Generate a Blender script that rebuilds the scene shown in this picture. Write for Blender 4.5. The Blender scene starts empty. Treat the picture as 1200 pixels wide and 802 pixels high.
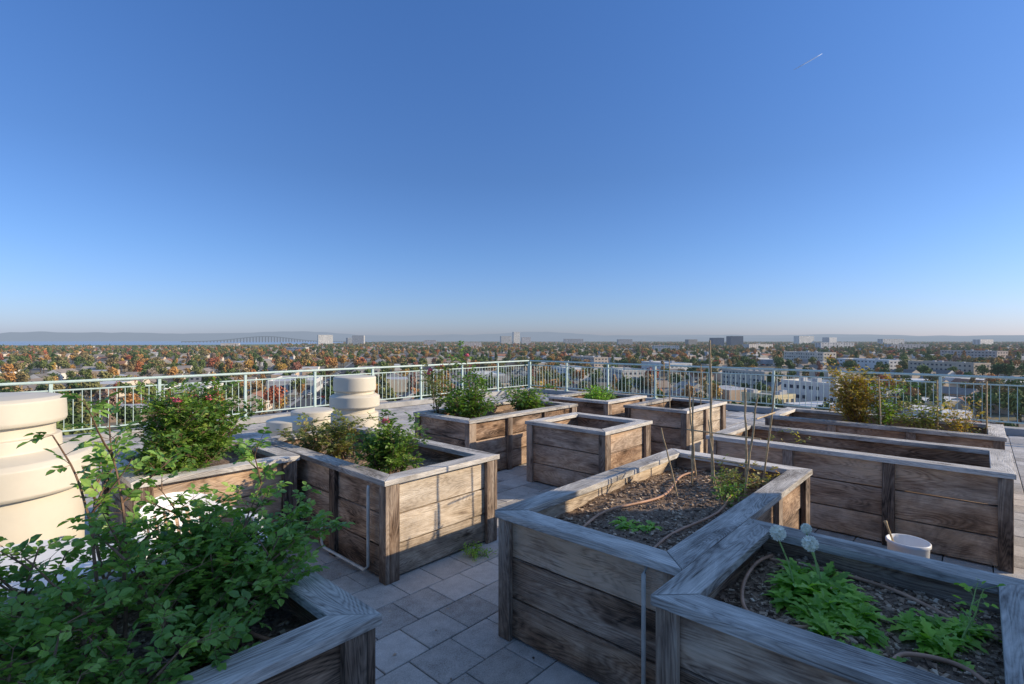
import bpy, math, random
import numpy as np
from mathutils import Vector, Matrix, noise as mnoise
random.seed(7); np.random.seed(7)
scene = bpy.context.scene
R_ = random.uniform
PHI = math.radians(42.5)
FW = Vector((math.cos(PHI), math.sin(PHI), 0)); RT = Vector((math.sin(PHI), -math.cos(PHI), 0))
def place(d, t, z=0.0):      # d metres ahead of the garden's origin, t = tangent of bearing
    return FW*d + RT*(d*t) + Vector((0,0,z))
GZ = -28.0

# ---------------------------------------------------------------- materials
def newmat(name):
    m = bpy.data.materials.new(name); m.use_nodes = True
    nt = m.node_tree
    for n in list(nt.nodes): nt.nodes.remove(n)
    out = nt.nodes.new('ShaderNodeOutputMaterial')
    b = nt.nodes.new('ShaderNodeBsdfPrincipled')
    nt.links.new(b.outputs[0], out.inputs[0])
    b.inputs['Roughness'].default_value = 0.8
    b.inputs['Specular IOR Level'].default_value = 0.3
    return m, nt, b, out
def N(nt, t, **kw):
    n = nt.nodes.new(t)
    for k, v in kw.items(): setattr(n, k, v)
    return n
def setin(n, **kw):
    for k, v in kw.items(): n.inputs[k].default_value = v
def L(nt, a, b): nt.links.new(a, b)
def ramp(nt, src, stops, interp='LINEAR'):
    r = N(nt, 'ShaderNodeValToRGB'); r.color_ramp.interpolation = interp
    e = r.color_ramp.elements
    while len(e) > 1: e.remove(e[-1])
    e[0].position = stops[0][0]; e[0].color = (*stops[0][1], 1)
    for p, c in stops[1:]:
        x = e.new(p); x.color = (*c, 1)
    L(nt, src, r.inputs[0]); return r.outputs[0]
def math_(nt, op, a, b=None, c=None):
    n = N(nt, 'ShaderNodeMath', operation=op)
    for i, x in enumerate((a, b, c)):
        if x is None: continue
        if isinstance(x, (int, float)): n.inputs[i].default_value = x
        else: L(nt, x, n.inputs[i])
    return n.outputs[0]
def mixc(nt, blend, fac, a, b):
    n = N(nt, 'ShaderNodeMix', data_type='RGBA', blend_type=blend)
    for i, x in ((0, fac), (6, a), (7, b)):
        if isinstance(x, (int, float)): n.inputs[i].default_value = x
        elif isinstance(x, tuple): n.inputs[i].default_value = (*x, 1)
        else: L(nt, x, n.inputs[i])
    return n.outputs[2]
def noise(nt, vec, scale, detail=4, rough=0.55, dist=0.0):
    n = N(nt, 'ShaderNodeTexNoise'); setin(n, Scale=scale, Detail=detail, Roughness=rough, Distortion=dist)
    if vec is not None: L(nt, vec, n.inputs['Vector'])
    return n.outputs['Fac']
def mapping(nt, vec, scale, loc=(0,0,0)):
    n = N(nt, 'ShaderNodeMapping'); n.inputs['Scale'].default_value = scale; n.inputs['Location'].default_value = loc
    L(nt, vec, n.inputs['Vector']); return n.outputs[0]
def bump(nt, b, h, strength, dist):
    n = N(nt, 'ShaderNodeBump'); setin(n, Strength=strength, Distance=dist)
    L(nt, h, n.inputs['Height']); L(nt, n.outputs[0], b.inputs['Normal'])
def attr(nt, name):
    return N(nt, 'ShaderNodeAttribute', attribute_name=name)
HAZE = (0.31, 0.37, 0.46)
def add_haze(nt, b, out, length=10500.0, mx=0.93):  # painted haze: glowing haze colour mixed in by distance from the origin
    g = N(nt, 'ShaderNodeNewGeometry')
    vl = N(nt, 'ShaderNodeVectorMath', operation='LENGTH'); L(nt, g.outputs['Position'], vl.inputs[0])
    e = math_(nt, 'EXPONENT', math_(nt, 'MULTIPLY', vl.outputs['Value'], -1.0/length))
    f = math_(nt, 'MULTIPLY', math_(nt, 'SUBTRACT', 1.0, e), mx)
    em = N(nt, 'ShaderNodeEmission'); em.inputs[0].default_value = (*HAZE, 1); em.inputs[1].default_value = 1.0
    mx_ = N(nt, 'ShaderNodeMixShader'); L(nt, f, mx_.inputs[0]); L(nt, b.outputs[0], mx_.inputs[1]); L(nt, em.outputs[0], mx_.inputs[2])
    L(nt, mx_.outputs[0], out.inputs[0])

def wood_mat(name, dark, mid, light, greyness, gcols, crack=0.7, stain=0.75):
    m, nt, b, out = newmat(name)
    uv = N(nt, 'ShaderNodeUVMap').outputs[0]
    rnd = attr(nt, 'rnd').outputs['Fac']
    low = noise(nt, mapping(nt, uv, (0.55, 4.2, 1)), 1.6, 2, 0.45, 0.5)
    rings = math_(nt, 'FRACT', math_(nt, 'MULTIPLY', low, 30.0))
    rings = math_(nt, 'POWER', math_(nt, 'ABSOLUTE', math_(nt, 'SUBTRACT', math_(nt, 'MULTIPLY', rings, 2.0), 1.0)), 0.7)
    fade = noise(nt, mapping(nt, uv, (0.8, 3.0, 1), (3, 9, 0)), 1.5, 3)
    rings = math_(nt, 'MULTIPLY', rings, math_(nt, 'MULTIPLY', fade, 1.9))
    fib = noise(nt, mapping(nt, uv, (3.0, 130.0, 1)), 1.0, 5, 0.7)
    fib2 = noise(nt, mapping(nt, uv, (9.0, 420.0, 1)), 1.0, 3, 0.6)
    blot = noise(nt, mapping(nt, uv, (1.3, 4.0, 1)), 1.5, 5, 0.65, 0.6)
    t = math_(nt, 'ADD', math_(nt, 'MULTIPLY', rings, 0.24), math_(nt, 'MULTIPLY', fib, 0.68))
    t = math_(nt, 'ADD', t, math_(nt, 'MULTIPLY', math_(nt, 'SUBTRACT', blot, 0.5), 1.5))
    t = math_(nt, 'ADD', t, math_(nt, 'MULTIPLY', math_(nt, 'SUBTRACT', rnd, 0.5), 0.42))
    c = ramp(nt, t, [(0.08, dark), (0.42, mid), (0.78, light)])
    g = noise(nt, mapping(nt, uv, (0.9, 2.5, 1), (7, 3, 0)), 1.2, 4, 0.6)
    gf = math_(nt, 'MULTIPLY', ramp(nt, g, [(0.38, (0,0,0)), (0.62, (1,1,1))]), greyness)
    c = mixc(nt, 'MIX', gf, c, ramp(nt, t, [(0.1, gcols[0]), (0.45, gcols[1]), (0.8, gcols[2])]))
    cr = ramp(nt, fib, [(0.30, (0.05,0.04,0.03)), (0.40, (1,1,1))])
    c = mixc(nt, 'MULTIPLY', crack, c, cr)
    vo = N(nt, 'ShaderNodeTexVoronoi'); setin(vo, Scale=1.0); L(nt, mapping(nt, uv, (1.6, 4.5, 1)), vo.inputs['Vector'])
    k = ramp(nt, vo.outputs['Distance'], [(0.04, (0.12,0.08,0.06)), (0.11, (1,1,1))])
    c = mixc(nt, 'MULTIPLY', 0.8, c, k)
    # damp stains: irregular dark weathering in world space, strongest near the ground
    gp = N(nt, 'ShaderNodeNewGeometry').outputs['Position']; sz = N(nt, 'ShaderNodeSeparateXYZ'); L(nt, gp, sz.inputs[0])
    dn = noise(nt, gp, 2.6, 5, 0.7, 0.5)
    st = math_(nt, 'ADD', math_(nt, 'MULTIPLY', sz.outputs['Z'], 0.35), math_(nt, 'MULTIPLY', dn, 0.9))
    c = mixc(nt, 'MULTIPLY', stain, c, ramp(nt, st, [(0.36, (0.22,0.19,0.17)), (0.50, (0.75,0.72,0.70)), (0.62, (1,1,1))]))
    L(nt, c, b.inputs['Base Color']); b.inputs['Roughness'].default_value = 0.88
    h = math_(nt, 'ADD', math_(nt, 'MULTIPLY', fib, 1.0), math_(nt, 'MULTIPLY', rings, 0.3))
    h = math_(nt, 'ADD', h, math_(nt, 'MULTIPLY', fib2, 0.4))
    bump(nt, b, h, 0.8, 0.006)
    return m
GC = ((0.09,0.078,0.068), (0.36,0.32,0.275), (0.64,0.59,0.52))
M_SIDE = wood_mat('weathered_redwood', (0.05,0.028,0.016), (0.35,0.215,0.13), (0.70,0.49,0.32), 0.42, GC)
M_PALE = wood_mat('sunlit_pale_redwood', (0.18,0.125,0.085), (0.56,0.44,0.31), (0.84,0.71,0.55), 0.40, ((.25,.23,.2),(.55,.51,.45),(.78,.74,.67)), 0.5, 0.5)  # paler boards, plus sunlight put into the colour of sun-facing sides
M_POST = wood_mat('dark_post_wood', (0.028,0.018,0.012), (0.19,0.125,0.085), (0.46,0.34,0.24), 0.40, GC)
M_CAP = wood_mat('silvered_cap_wood', (0.17,0.15,0.13), (0.49,0.455,0.405), (0.80,0.745,0.665), 0.5, ((0.18,0.165,0.15),(0.48,0.455,0.42),(0.76,0.73,0.67)), .7, .3)

def simple(name, col, rough=0.7, var=0.1, scale=6, bmp=0.0, metallic=0.0):
    m, nt, b, out = newmat(name)
    tc = N(nt, 'ShaderNodeTexCoord').outputs['Object']
    n = noise(nt, tc, scale, 6, 0.65)
    lo = tuple(x*(1-var*1.6) for x in col); hi = tuple(min(1, x*(1+var)) for x in col)
    L(nt, ramp(nt, n, [(0.3, lo), (0.65, hi)]), b.inputs['Base Color'])
    setin(b, Roughness=rough, Metallic=metallic)
    if bmp: bump(nt, b, noise(nt, tc, scale*8, 4), bmp, 0.01)
    return m
def soil_mat():
    m, nt, b, out = newmat('garden_soil')
    tc = N(nt, 'ShaderNodeTexCoord').outputs['Object']
    a = noise(nt, tc, 45, 8, 0.75); bb = noise(nt, tc, 3, 4)
    t = math_(nt, 'ADD', math_(nt, 'MULTIPLY', a, 0.8), math_(nt, 'MULTIPLY', bb, 0.3))
    L(nt, ramp(nt, t, [(0.35, (0.08,0.052,0.036)), (0.55, (0.28,0.195,0.135)), (0.72, (0.56,0.44,0.33))]), b.inputs['Base Color'])
    b.inputs['Roughness'].default_value = 0.95
    bump(nt, b, a, 1.0, 0.03); return m
M_SOIL = soil_mat()
def chip_mat():
    m, nt, b, out = newmat('bark_mulch')
    r = attr(nt, 'rnd').outputs['Fac']
    L(nt, ramp(nt, r, [(0, (0.09,0.06,0.04)), (0.6, (0.33,0.23,0.155)), (0.93, (0.54,0.41,0.29)), (1.0, (0.68,0.58,0.44))]), b.inputs['Base Color'])
    return m
M_CHIP = chip_mat()
def leaf_mat(name, cols, trans=0.25, rough=0.5):
    m, nt, b, out = newmat(name)
    r = attr(nt, 'rnd').outputs['Fac']
    tc = N(nt, 'ShaderNodeTexCoord').outputs['Object']
    n = noise(nt, tc, 9, 3)
    t = math_(nt, 'ADD', math_(nt, 'MULTIPLY', r, 0.75), math_(nt, 'MULTIPLY', n, 0.3))
    c = ramp(nt, t, cols)
    L(nt, c, b.inputs['Base Color']); setin(b, Roughness=rough); b.inputs['Specular IOR Level'].default_value = 0.5
    tr = N(nt, 'ShaderNodeBsdfTranslucent'); L(nt, mixc(nt, 'MULTIPLY', 1.0, c, (1.7, 1.9, 0.7)), tr.inputs[0])
    mx = N(nt, 'ShaderNodeMixShader'); mx.inputs[0].default_value = trans
    L(nt, b.outputs[0], mx.inputs[1]); L(nt, tr.outputs[0], mx.inputs[2]); L(nt, mx.outputs[0], out.inputs[0])
    return m
M_ROSE = leaf_mat('rose_leaves', [(0.05, (0.07,0.15,0.035)), (0.4, (0.15,0.29,0.06)), (0.75, (0.27,0.43,0.09)), (0.95, (0.42,0.52,0.13)), (1.0, (0.46,0.22,0.08))], 0.3, .42)
M_BUSH = leaf_mat('bush_leaves', [(0.05, (0.04,0.10,0.02)), (0.4, (0.10,0.20,0.035)), (0.8, (0.24,0.36,0.06)), (1.0, (0.42,0.46,0.10))], .3)
M_AUT = leaf_mat('autumn_leaves', [(0.05, (0.14,0.17,0.03)), (0.35, (0.32,0.26,0.05)), (0.7, (0.52,0.33,0.07)), (1.0, (0.50,0.20,0.05))], .3)
M_DRYG = leaf_mat('drying_leaves', [(0.05, (0.08,0.12,0.04)), (0.45, (0.20,0.23,0.07)), (0.8, (0.36,0.31,0.10)), (1.0, (0.40,0.20,0.08))], .3)
M_SALAD = leaf_mat('herb_leaves', [(0.05, (0.09,0.22,0.02)), (0.45, (0.22,0.42,0.05)), (0.9, (0.38,0.58,0.09)), (1.0, (0.50,0.60,0.15))], 0.3)
M_STEM = simple('woody_stem', (0.21,0.13,0.085), 0.8, 0.3, 40)
M_GSTEM = simple('green_stem', (0.30,0.42,0.13), 0.6, 0.2, 40)
M_BAMBOO = simple('bamboo', (0.50,0.37,0.21), 0.6, 0.3, 25)
M_PETAL = simple('rose_petal', (0.85,0.20,0.27), 0.6, 0.2, 30)
M_PUFF = simple('seed_fluff', (0.95,0.94,0.82), 0.9, 0.03, 30)
M_RAIL = simple('pale_mint_paint', (0.50,0.62,0.57), 0.45, 0.08, 12)
M_WHITE = simple('white_plastic', (0.80,0.80,0.79), 0.35, 0.03, 4)
M_VENT = simple('cream_vent_paint', (0.66,0.60,0.48), 0.5, 0.06, 2)
M_PIPE = simple('pvc_pipe', (0.6,0.58,0.52), 0.5, 0.15, 10)
M_TUBE = simple('drip_tube', (0.48,0.28,0.18), 0.55, 0.2, 10)
M_STUC = simple('stucco', (0.74,0.69,0.61), 0.9, 0.05, 2, 0.2)
M_CURB = simple('roof_curb_concrete', (0.42,0.41,0.39), 0.9, 0.15, 3, 0.2)
M_DOOR = simple('door_paint', (0.12,0.16,0.17), 0.5, 0.1, 3)
M_GROUT = simple('paver_sand', (0.13,0.12,0.11), 0.95, 0.3, 20)

def paver_mat():
    m, nt, b, out = newmat('concrete_paver')
    tc = N(nt, 'ShaderNodeTexCoord').outputs['Object']
    r = attr(nt, 'rnd').outputs['Fac']
    sp = noise(nt, tc, 130, 4, 0.85); lo = noise(nt, tc, 1.1, 6, 0.65); md = noise(nt, tc, 12, 5, 0.65)
    t = math_(nt, 'ADD', math_(nt, 'MULTIPLY', sp, 0.6), math_(nt, 'MULTIPLY', lo, 0.35))
    t = math_(nt, 'ADD', t, math_(nt, 'MULTIPLY', md, 0.25)); t = math_(nt, 'ADD', t, math_(nt, 'MULTIPLY', math_(nt, 'SUBTRACT', r, 0.5), 0.14))
    L(nt, ramp(nt, t, [(0.42, (0.20,0.18,0.16)), (0.60, (0.48,0.45,0.41)), (0.80, (0.74,0.70,0.65))]), b.inputs['Base Color'])
    b.inputs['Roughness'].default_value = 0.9
    bump(nt, b, sp, 0.6, 0.005); return m
M_PAVE = paver_mat()

# ---------------------------------------------------------------- mesh builder
class MB:
    def __init__(s): s.v=[]; s.f=[]; s.uv=[]; s.r=[]; s.m=[]
    def face(s, idx, uv=None, r=0.5, m=0):
        s.f.append(idx); s.uv.append(uv or [(0,0)]*len(idx)); s.r.append(r); s.m.append(m)
    def box(s, c, Ld, Wd, l, w, t, m=0, miter=0.0, r=None):
        """box centred at c, length l along Ld, width w along Wd, thickness t; mitred ends shorten the -W side"""
        Ld = Vector(Ld).normalized(); Wd = Vector(Wd).normalized(); Td = Ld.cross(Wd); c = Vector(c)
        if r is None: r = random.random()
        ou, ov = R_(0, 40), R_(0, 40)
        b = len(s.v); P = []
        for sl in (-1, 1):
            for sw in (-1, 1):
                for st in (-1, 1):
                    ll = l/2 - (miter if sw < 0 else 0)
                    s.v.append(c + Ld*(sl*ll) + Wd*(sw*w/2) + Td*(st*t/2)); P.append((sl*ll, sw*w/2, st*t/2))
        for q in ((0,1,3,2),(4,6,7,5),(0,4,5,1),(2,3,7,6),(0,2,6,4),(1,5,7,3)):
            pts = [P[i] for i in q]
            if q in ((0,1,3,2),(4,6,7,5)): uv = [(p[1]*0.3+ou, p[2]+ov) for p in pts]
            elif q in ((0,4,5,1),(2,3,7,6)): uv = [(p[0]+ou, p[2]+ov+0.3) for p in pts]
            else: uv = [(p[0]+ou, p[1]+ov) for p in pts]
            s.face([b+i for i in q], uv, r, m)
    def tube(s, pts, rad, n=6, m=0, caps=True, r=None):
        if r is None: r = random.random()
        pts = [Vector(p) for p in pts]; b = len(s.v); K = len(pts)
        if not hasattr(rad, '__len__'): rad = [rad]*K
        for i, p in enumerate(pts):
            t = (pts[min(i+1, K-1)] - pts[max(i-1, 0)]).normalized()
            a = Vector((0,0,1)) if abs(t.z) < 0.9 else Vector((1,0,0))
            x = t.cross(a).normalized(); y = t.cross(x)
            for k in range(n):
                an = 2*math.pi*k/n; s.v.append(p + x*(math.cos(an)*rad[i]) + y*(math.sin(an)*rad[i]))
        for i in range(K-1):
            for k in range(n):
                k2 = (k+1) % n; s.face([b+i*n+k, b+i*n+k2, b+(i+1)*n+k2, b+(i+1)*n+k], None, r, m)
        if caps:
            s.face([b+k for k in range(n)][::-1], None, r, m); s.face([b+(K-1)*n+k for k in range(n)], None, r, m)
    def lathe(s, c, prof, n=40, m=0):
        b = len(s.v); c = Vector(c)
        for (rr, z) in prof:
            for k in range(n):
                a = 2*math.pi*k/n; s.v.append(c + Vector((math.cos(a)*rr, math.sin(a)*rr, z)))
        for i in range(len(prof)-1):
            for k in range(n):
                k2 = (k+1) % n; s.face([b+i*n+k, b+i*n+k2, b+(i+1)*n+k2, b+(i+1)*n+k], None, 0.5, m)
    def leaf(s, p, d, nrm, l, w, m=0, fine=True, r=None, droop=0.15):
        if r is None: r = random.random()
        d = d.normalized(); side = d.cross(nrm)
        if side.length < 1e-4: side = d.orthogonal()
        side.normalize(); nn = side.cross(d).normalized(); b = len(s.v)
        f = 0.22*w
        if fine:
            m1 = p + d*(l*0.35); m2 = p + d*(l*0.72) - nn*(droop*l*0.3); t = p + d*l - nn*(droop*l)
            s.v += [p, m1 - nn*f*0.4, m2 - nn*f*0.4, t,
                    m1 + side*(w*0.5)+nn*f*0.5, m2 + side*(w*0.38)+nn*f*0.4,
                    m1 - side*(w*0.5)+nn*f*0.5, m2 - side*(w*0.38)+nn*f*0.4]
            for q in ((0,1,4),(1,2,5,4),(2,3,5),(0,6,1),(1,6,7,2),(2,7,3)): s.face([b+i for i in q], None, r, m)
        else:
            c = p + d*(l*0.5) - nn*f*0.5; t = p + d*l - nn*(droop*l)
            s.v += [p, c, t, p+d*(l*0.45)+side*(w*0.5)+nn*f*0.5, p+d*(l*0.45)-side*(w*0.5)+nn*f*0.5]
            s.face([b, b+1, b+2, b+3], None, r, m); s.face([b, b+4, b+2, b+1], None, r, m)
    def obj(s, name, mats, parent=None, bevel=0.0, smooth=False):
        me = bpy.data.meshes.new(name); me.from_pydata([tuple(v) for v in s.v], [], s.f)
        for mm in mats: me.materials.append(mm)
        n = len(s.f)
        me.polygons.foreach_set('material_index', s.m)
        if smooth: me.polygons.foreach_set('use_smooth', [True]*n)
        uvl = me.uv_layers.new(name='UVMap')
        uvl.data.foreach_set('uv', [x for fu in s.uv for q in fu for x in q])
        a = me.attributes.new('rnd', 'FLOAT', 'FACE'); a.data.foreach_set('value', s.r)
        me.update()
        o = bpy.data.objects.new(name, me); scene.collection.objects.link(o)
        if parent: o.parent = parent
        if bevel:
            bm = o.modifiers.new('bevel', 'BEVEL'); bm.width = bevel; bm.segments = 2; bm.limit_method = 'ANGLE'
        return o
def empty(name):
    e = bpy.data.objects.new(name, None); scene.collection.objects.link(e); return e
X = Vector((1,0,0)); Y = Vector((0,1,0)); Z = Vector((0,0,1))

# ---------------------------------------------------------------- planters
H = 0.77
def planter(u0, u1, v0, v1, soil=0.60, chips=0, name='wooden_planter_box', Hh=H, pale=()):
    e = empty(name)
    mb = MB(); cw = 0.145; ct = 0.042
    j = lambda a=0.004: R_(-a, a)
    cz = Hh - ct/2
    cu, cv = (u0+u1)/2, (v0+v1)/2
    mb.box((cu, v0+cw/2, cz+j(.003)), X, -Y, u1-u0, cw, ct, 1, cw)
    mb.box((cu, v1-cw/2, cz+j(.003)), X, Y, u1-u0-0.004, cw, ct, 1, cw)
    mb.box((u0+cw/2, cv, cz+j(.003)), Y, -X, v1-v0-0.008, cw, ct, 1, cw)
    mb.box((u1-cw/2, cv, cz+j(.003)), Y, X, v1-v0-0.006, cw, ct, 1, cw)
    top = Hh - ct - 0.001
    bi = 0.055; bt = 0.036
    hs = [0.245, 0.225, 0.235]
    for side in range(4):
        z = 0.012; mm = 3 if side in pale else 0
        for k in range(3):
            hgt = hs[(k+side) % 3]
            if k == 2: hgt = top - z
            zc = z + hgt/2; hh = hgt - 0.010; o = j(.006)
            ll = 0.11
            tl = Vector((0,0,j(.003)))
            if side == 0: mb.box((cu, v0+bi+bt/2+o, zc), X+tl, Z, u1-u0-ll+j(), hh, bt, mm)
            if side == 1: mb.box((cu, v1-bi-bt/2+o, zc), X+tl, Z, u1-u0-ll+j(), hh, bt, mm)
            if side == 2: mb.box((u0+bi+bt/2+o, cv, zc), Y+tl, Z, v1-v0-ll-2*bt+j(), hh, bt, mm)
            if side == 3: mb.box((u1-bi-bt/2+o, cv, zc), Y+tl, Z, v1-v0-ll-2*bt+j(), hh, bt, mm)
            z += hgt
    pw = 0.09; pt = 0.036
    for (su, uu) in ((1, u0), (-1, u1)):
        for (sv, vv) in ((1, v0), (-1, v1)):
            mb.box((uu+su*(0.018+pt+pw/2), vv+sv*(0.016+pt/2), top/2), Z, X, top, pw, pt, 2)
            mb.box((uu+su*(0.018+pt/2), vv+sv*(0.014+pw/2), top/2), Z, Y, top-0.002, pw, pt-0.002, 2)
    def mids(a, b):
        n = max(1, round((b-a)/1.25)) if (b-a) > 1.6 else 0
        return [a + (b-a)*(i+1)/(n+1) for i in range(n)] if n else []
    for uu in mids(u0, u1):
        for vv, sv in ((v0, 1), (v1, -1)): mb.box((uu, vv+sv*(0.018+pt/2), top/2), Z, X, top-.001, pw, pt, 2)
    for vv in mids(v0, v1):
        for uu, su in ((u0, 1), (u1, -1)): mb.box((uu+su*(0.018+pt/2), vv, top/2), Z, Y, top-.001, pw, pt, 2)
    mb.obj('timber_frame', [M_SIDE, M_CAP, M_POST, M_PALE], e, 0.004)
    sb = MB(); ins = 0.088
    nu = max(8, int((u1-u0)/0.05)); nv = max(8, int((v1-v0)/0.05))
    def sh(uu, vv):
        return soil + 0.040*mnoise.noise(Vector((uu*3, vv*3, 1.3))) + 0.018*mnoise.noise(Vector((uu*14, vv*14, 4)))
    for a in range(nu+1):
        for b in range(nv+1):
            uu = u0+ins+(u1-u0-2*ins)*a/nu; vv = v0+ins+(v1-v0-2*ins)*b/nv
            sb.v.append(Vector((uu, vv, sh(uu, vv))))
    for a in range(nu):
        for b in range(nv):
            i = a*(nv+1)+b; sb.face([i, i+nv+1, i+nv+2, i+1])
    sb.obj('soil', [M_SOIL], e, smooth=True)
    if chips:
        cb = MB()
        for _ in range(chips):
            uu = R_(u0+ins+.02, u1-ins-.02); vv = R_(v0+ins+.02, v1-ins-.02); an = R_(0, 6.28)
            d = Vector((math.cos(an), math.sin(an), R_(-.4, .4))); s_ = random.choice((0.005, 0.007, 0.010, 0.015))
            w = d.cross(Vector((R_(-.4,.4), R_(-.4,.4), 1)))
            cb.box((uu, vv, sh(uu, vv)+0.003), d, w, s_*R_(1,2.4), s_, s_*0.5)
        cb.obj('mulch', [M_CHIP], e)
    return e
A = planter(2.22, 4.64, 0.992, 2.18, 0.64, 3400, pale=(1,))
B = planter(1.90, 3.12, -0.20, 0.986, 0.635, 3000)
C = planter(-0.13, 1.09, 1.66, 2.88, 0.60, 1600)
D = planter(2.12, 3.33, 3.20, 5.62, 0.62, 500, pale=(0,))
E = planter(0.86, 2.10, 4.50, 5.70, 0.64)
F = planter(4.45, 6.85, 4.82, 6.00, 0.62)
G = planter(4.93, 6.05, 3.10, 4.30, 0.50)
Hp = planter(7.40, 8.75, 4.60, 5.90, 0.64)
I = planter(5.50, 6.68, -0.20, 2.20, 0.52, 300)
J = planter(7.50, 8.70, -0.20, 2.20, 0.62)
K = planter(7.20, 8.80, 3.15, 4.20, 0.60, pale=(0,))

mb = MB()
mb.tube([(2.23,1.19,0.0),(2.23,1.19,0.68),(2.26,1.19,0.71)], 0.011, 8)
mb.obj('irrigation_pipe', [M_PIPE], smooth=True)
mb = MB()
mb.tube([(2.125,3.42,0.70),(2.12,3.42,0.67),(2.12,3.42,0.09),(2.118,3.47,0.05),(2.118,4.10,0.05),(2.118,4.14,0.08),(2.118,4.14,0.34)], 0.012, 8)
mb.obj('irrigation_pipe', [M_PIPE], smooth=True)

# ---------------------------------------------------------------- roof deck
mb = MB(); s_ = 0.305
row = 0; v = -1.9
while v < 11.45:
    u = -3 + (s_/2 if row % 2 else 0)
    while u < 13.2:
        if not (u*FW.x+v*FW.y < -1.5):
            t = Vector((R_(-.007,.007), R_(-.007,.007), 1))
            mb.box((u+s_/2, v+s_/2, -0.02+R_(-.002,.002)), X - Z*t.x, Y - Z*t.y, s_-0.007, s_-0.007, 0.04)
        u += s_
    v += s_; row += 1
mb.obj('paving_stones', [M_PAVE], bevel=0.005)
mb = MB()
mb.box((0.8, 0.15, GZ/2-0.0175), X, Y, 26.6, 23.9, -GZ-0.035)
mb.obj('apartment_building_roof', [M_GROUT])
mb = MB()
mb.box((0.8, 11.95, 0.03), X, Y, 26.64, 0.30, 0.14); mb.box((13.95, -0.05, 0.028), Y, X, 23.7, 0.30, 0.14)
mb.obj('roof_curb', [M_CURB], bevel=0.01)

# unseen penthouse behind/right of the viewpoint, added and sized to shade the near beds
pe = empty('shade_penthouse')
mb = MB(); mb.box((4.40, -3.6, 1.62), X, Y, 3.7, 3.4, 3.24, 0); mb.box((4.40, -3.6, 3.31), X, Y, 3.84, 3.5, 0.14, 1)
mb.obj('walls', [M_STUC, M_CURB], pe)
mb = MB(); mb.box((3.4, -1.87, 1.05), X, Z, 0.95, 2.1, 0.06); mb.box((5.3, -1.87, 1.5), X, Z, 1.0, 1.0, 0.05)
mb.obj('door_and_window', [M_DOOR], pe, 0.01)

# ---------------------------------------------------------------- railing
def railing(p0, p1, name='roof_railing'):
    p0 = Vector(p0); p1 = Vector(p1); d = (p1-p0); Ln = d.length; d.normalize(); s = d.cross(Z)
    mb = MB(); zt = 1.07
    mb.tube([p0+Z*zt, p1+Z*zt], 0.026, 10)
    mb.tube([p0+Z*(zt-.15), p1+Z*(zt-.15)], 0.015, 8)
    mb.tube([p0+Z*0.20, p1+Z*0.20], 0.015, 8)
    n = round(Ln/1.55)
    for i in range(n+1):
        q = p0 + d*(Ln*i/n)
        mb.box(q+Z*0.57, Z, d, 0.94, 0.05, 0.05)
        mb.box(q+Z*0.108, Z, d, 0.018, 0.12, 0.12)
    k = int(Ln/0.125)
    for i in range(k):
        q = p0 + d*(Ln*(i+.5)/k); mb.box(q+Z*0.56, Z, d, 0.70, 0.011, 0.011)
    return mb.obj(name, [M_RAIL])
railing((-10, 11.9, 0), (13.88, 11.9, 0)); railing((13.9, 11.86, 0), (13.9, -9, 0))

# ---------------------------------------------------------------- vents
prof = [(0.0,1.45),(0.20,1.445),(0.34,1.43),(0.375,1.41),(0.38,1.28),(0.37,1.26),(0.32,1.255),(0.32,1.18),(0.35,1.175),(0.355,1.09),
        (0.50,1.05),(0.53,1.02),(0.535,0.86),(0.52,0.84),(0.47,0.835),(0.47,0.12),(0.53,0.10),(0.53,0.0)]
def crisp(pr, e=0.005):
    out = [pr[0]]
    for i in range(1, len(pr)-1):
        p = Vector(pr[i]); a = Vector(pr[i-1]); b = Vector(pr[i+1])
        da = (a-p); db = (b-p); ea = min(e, da.length*.35); eb = min(e, db.length*.35)
        q1 = p+da.normalized()*ea; q2 = p+db.normalized()*eb; m_ = (q1+q2+p)/3
        out += [tuple(p+da.normalized()*min(ea*2, da.length*.45)), tuple(q1), tuple(m_), tuple(q2), tuple(p+db.normalized()*min(eb*2, db.length*.45))]
    return out + [pr[-1]]
def vent(x, y, sr, prof, n):
    mb = MB(); mb.lathe((x, y, 0), crisp([(a*sr, b) for a, b in prof]), n); mb.obj('roof_exhaust_vent', [M_VENT], smooth=True)
vent(0.16, 4.72, 1, prof, 64)
p2 = [(0,1.22),(0.2,1.215),(0.33,1.20),(0.34,1.18),(0.34,0.98),(0.32,0.96),(0.30,0.955),(0.30,0.92),(0.34,0.915),(0.40,0.88),(0.40,0.72),(0.38,0.70),(0.32,0.695),(0.32,0.62),(0.38,0.60),(0.38,0.3),(0.33,0.28),(0.33,0)]
vent(4.50, 7.66, 1, p2, 48)
p3 = [(0,0.52),(0.3,0.51),(0.36,0.49),(0.36,0.36),(0.30,0.34),(0.30,0.1),(0.36,0.08),(0.36,0)]
vent(3.75, 8.4, 1, p3, 40); vent(4.55, 9.2, 1.1, p3, 40); vent(2.3, 9.3, 1.0, p3, 40)

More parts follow.
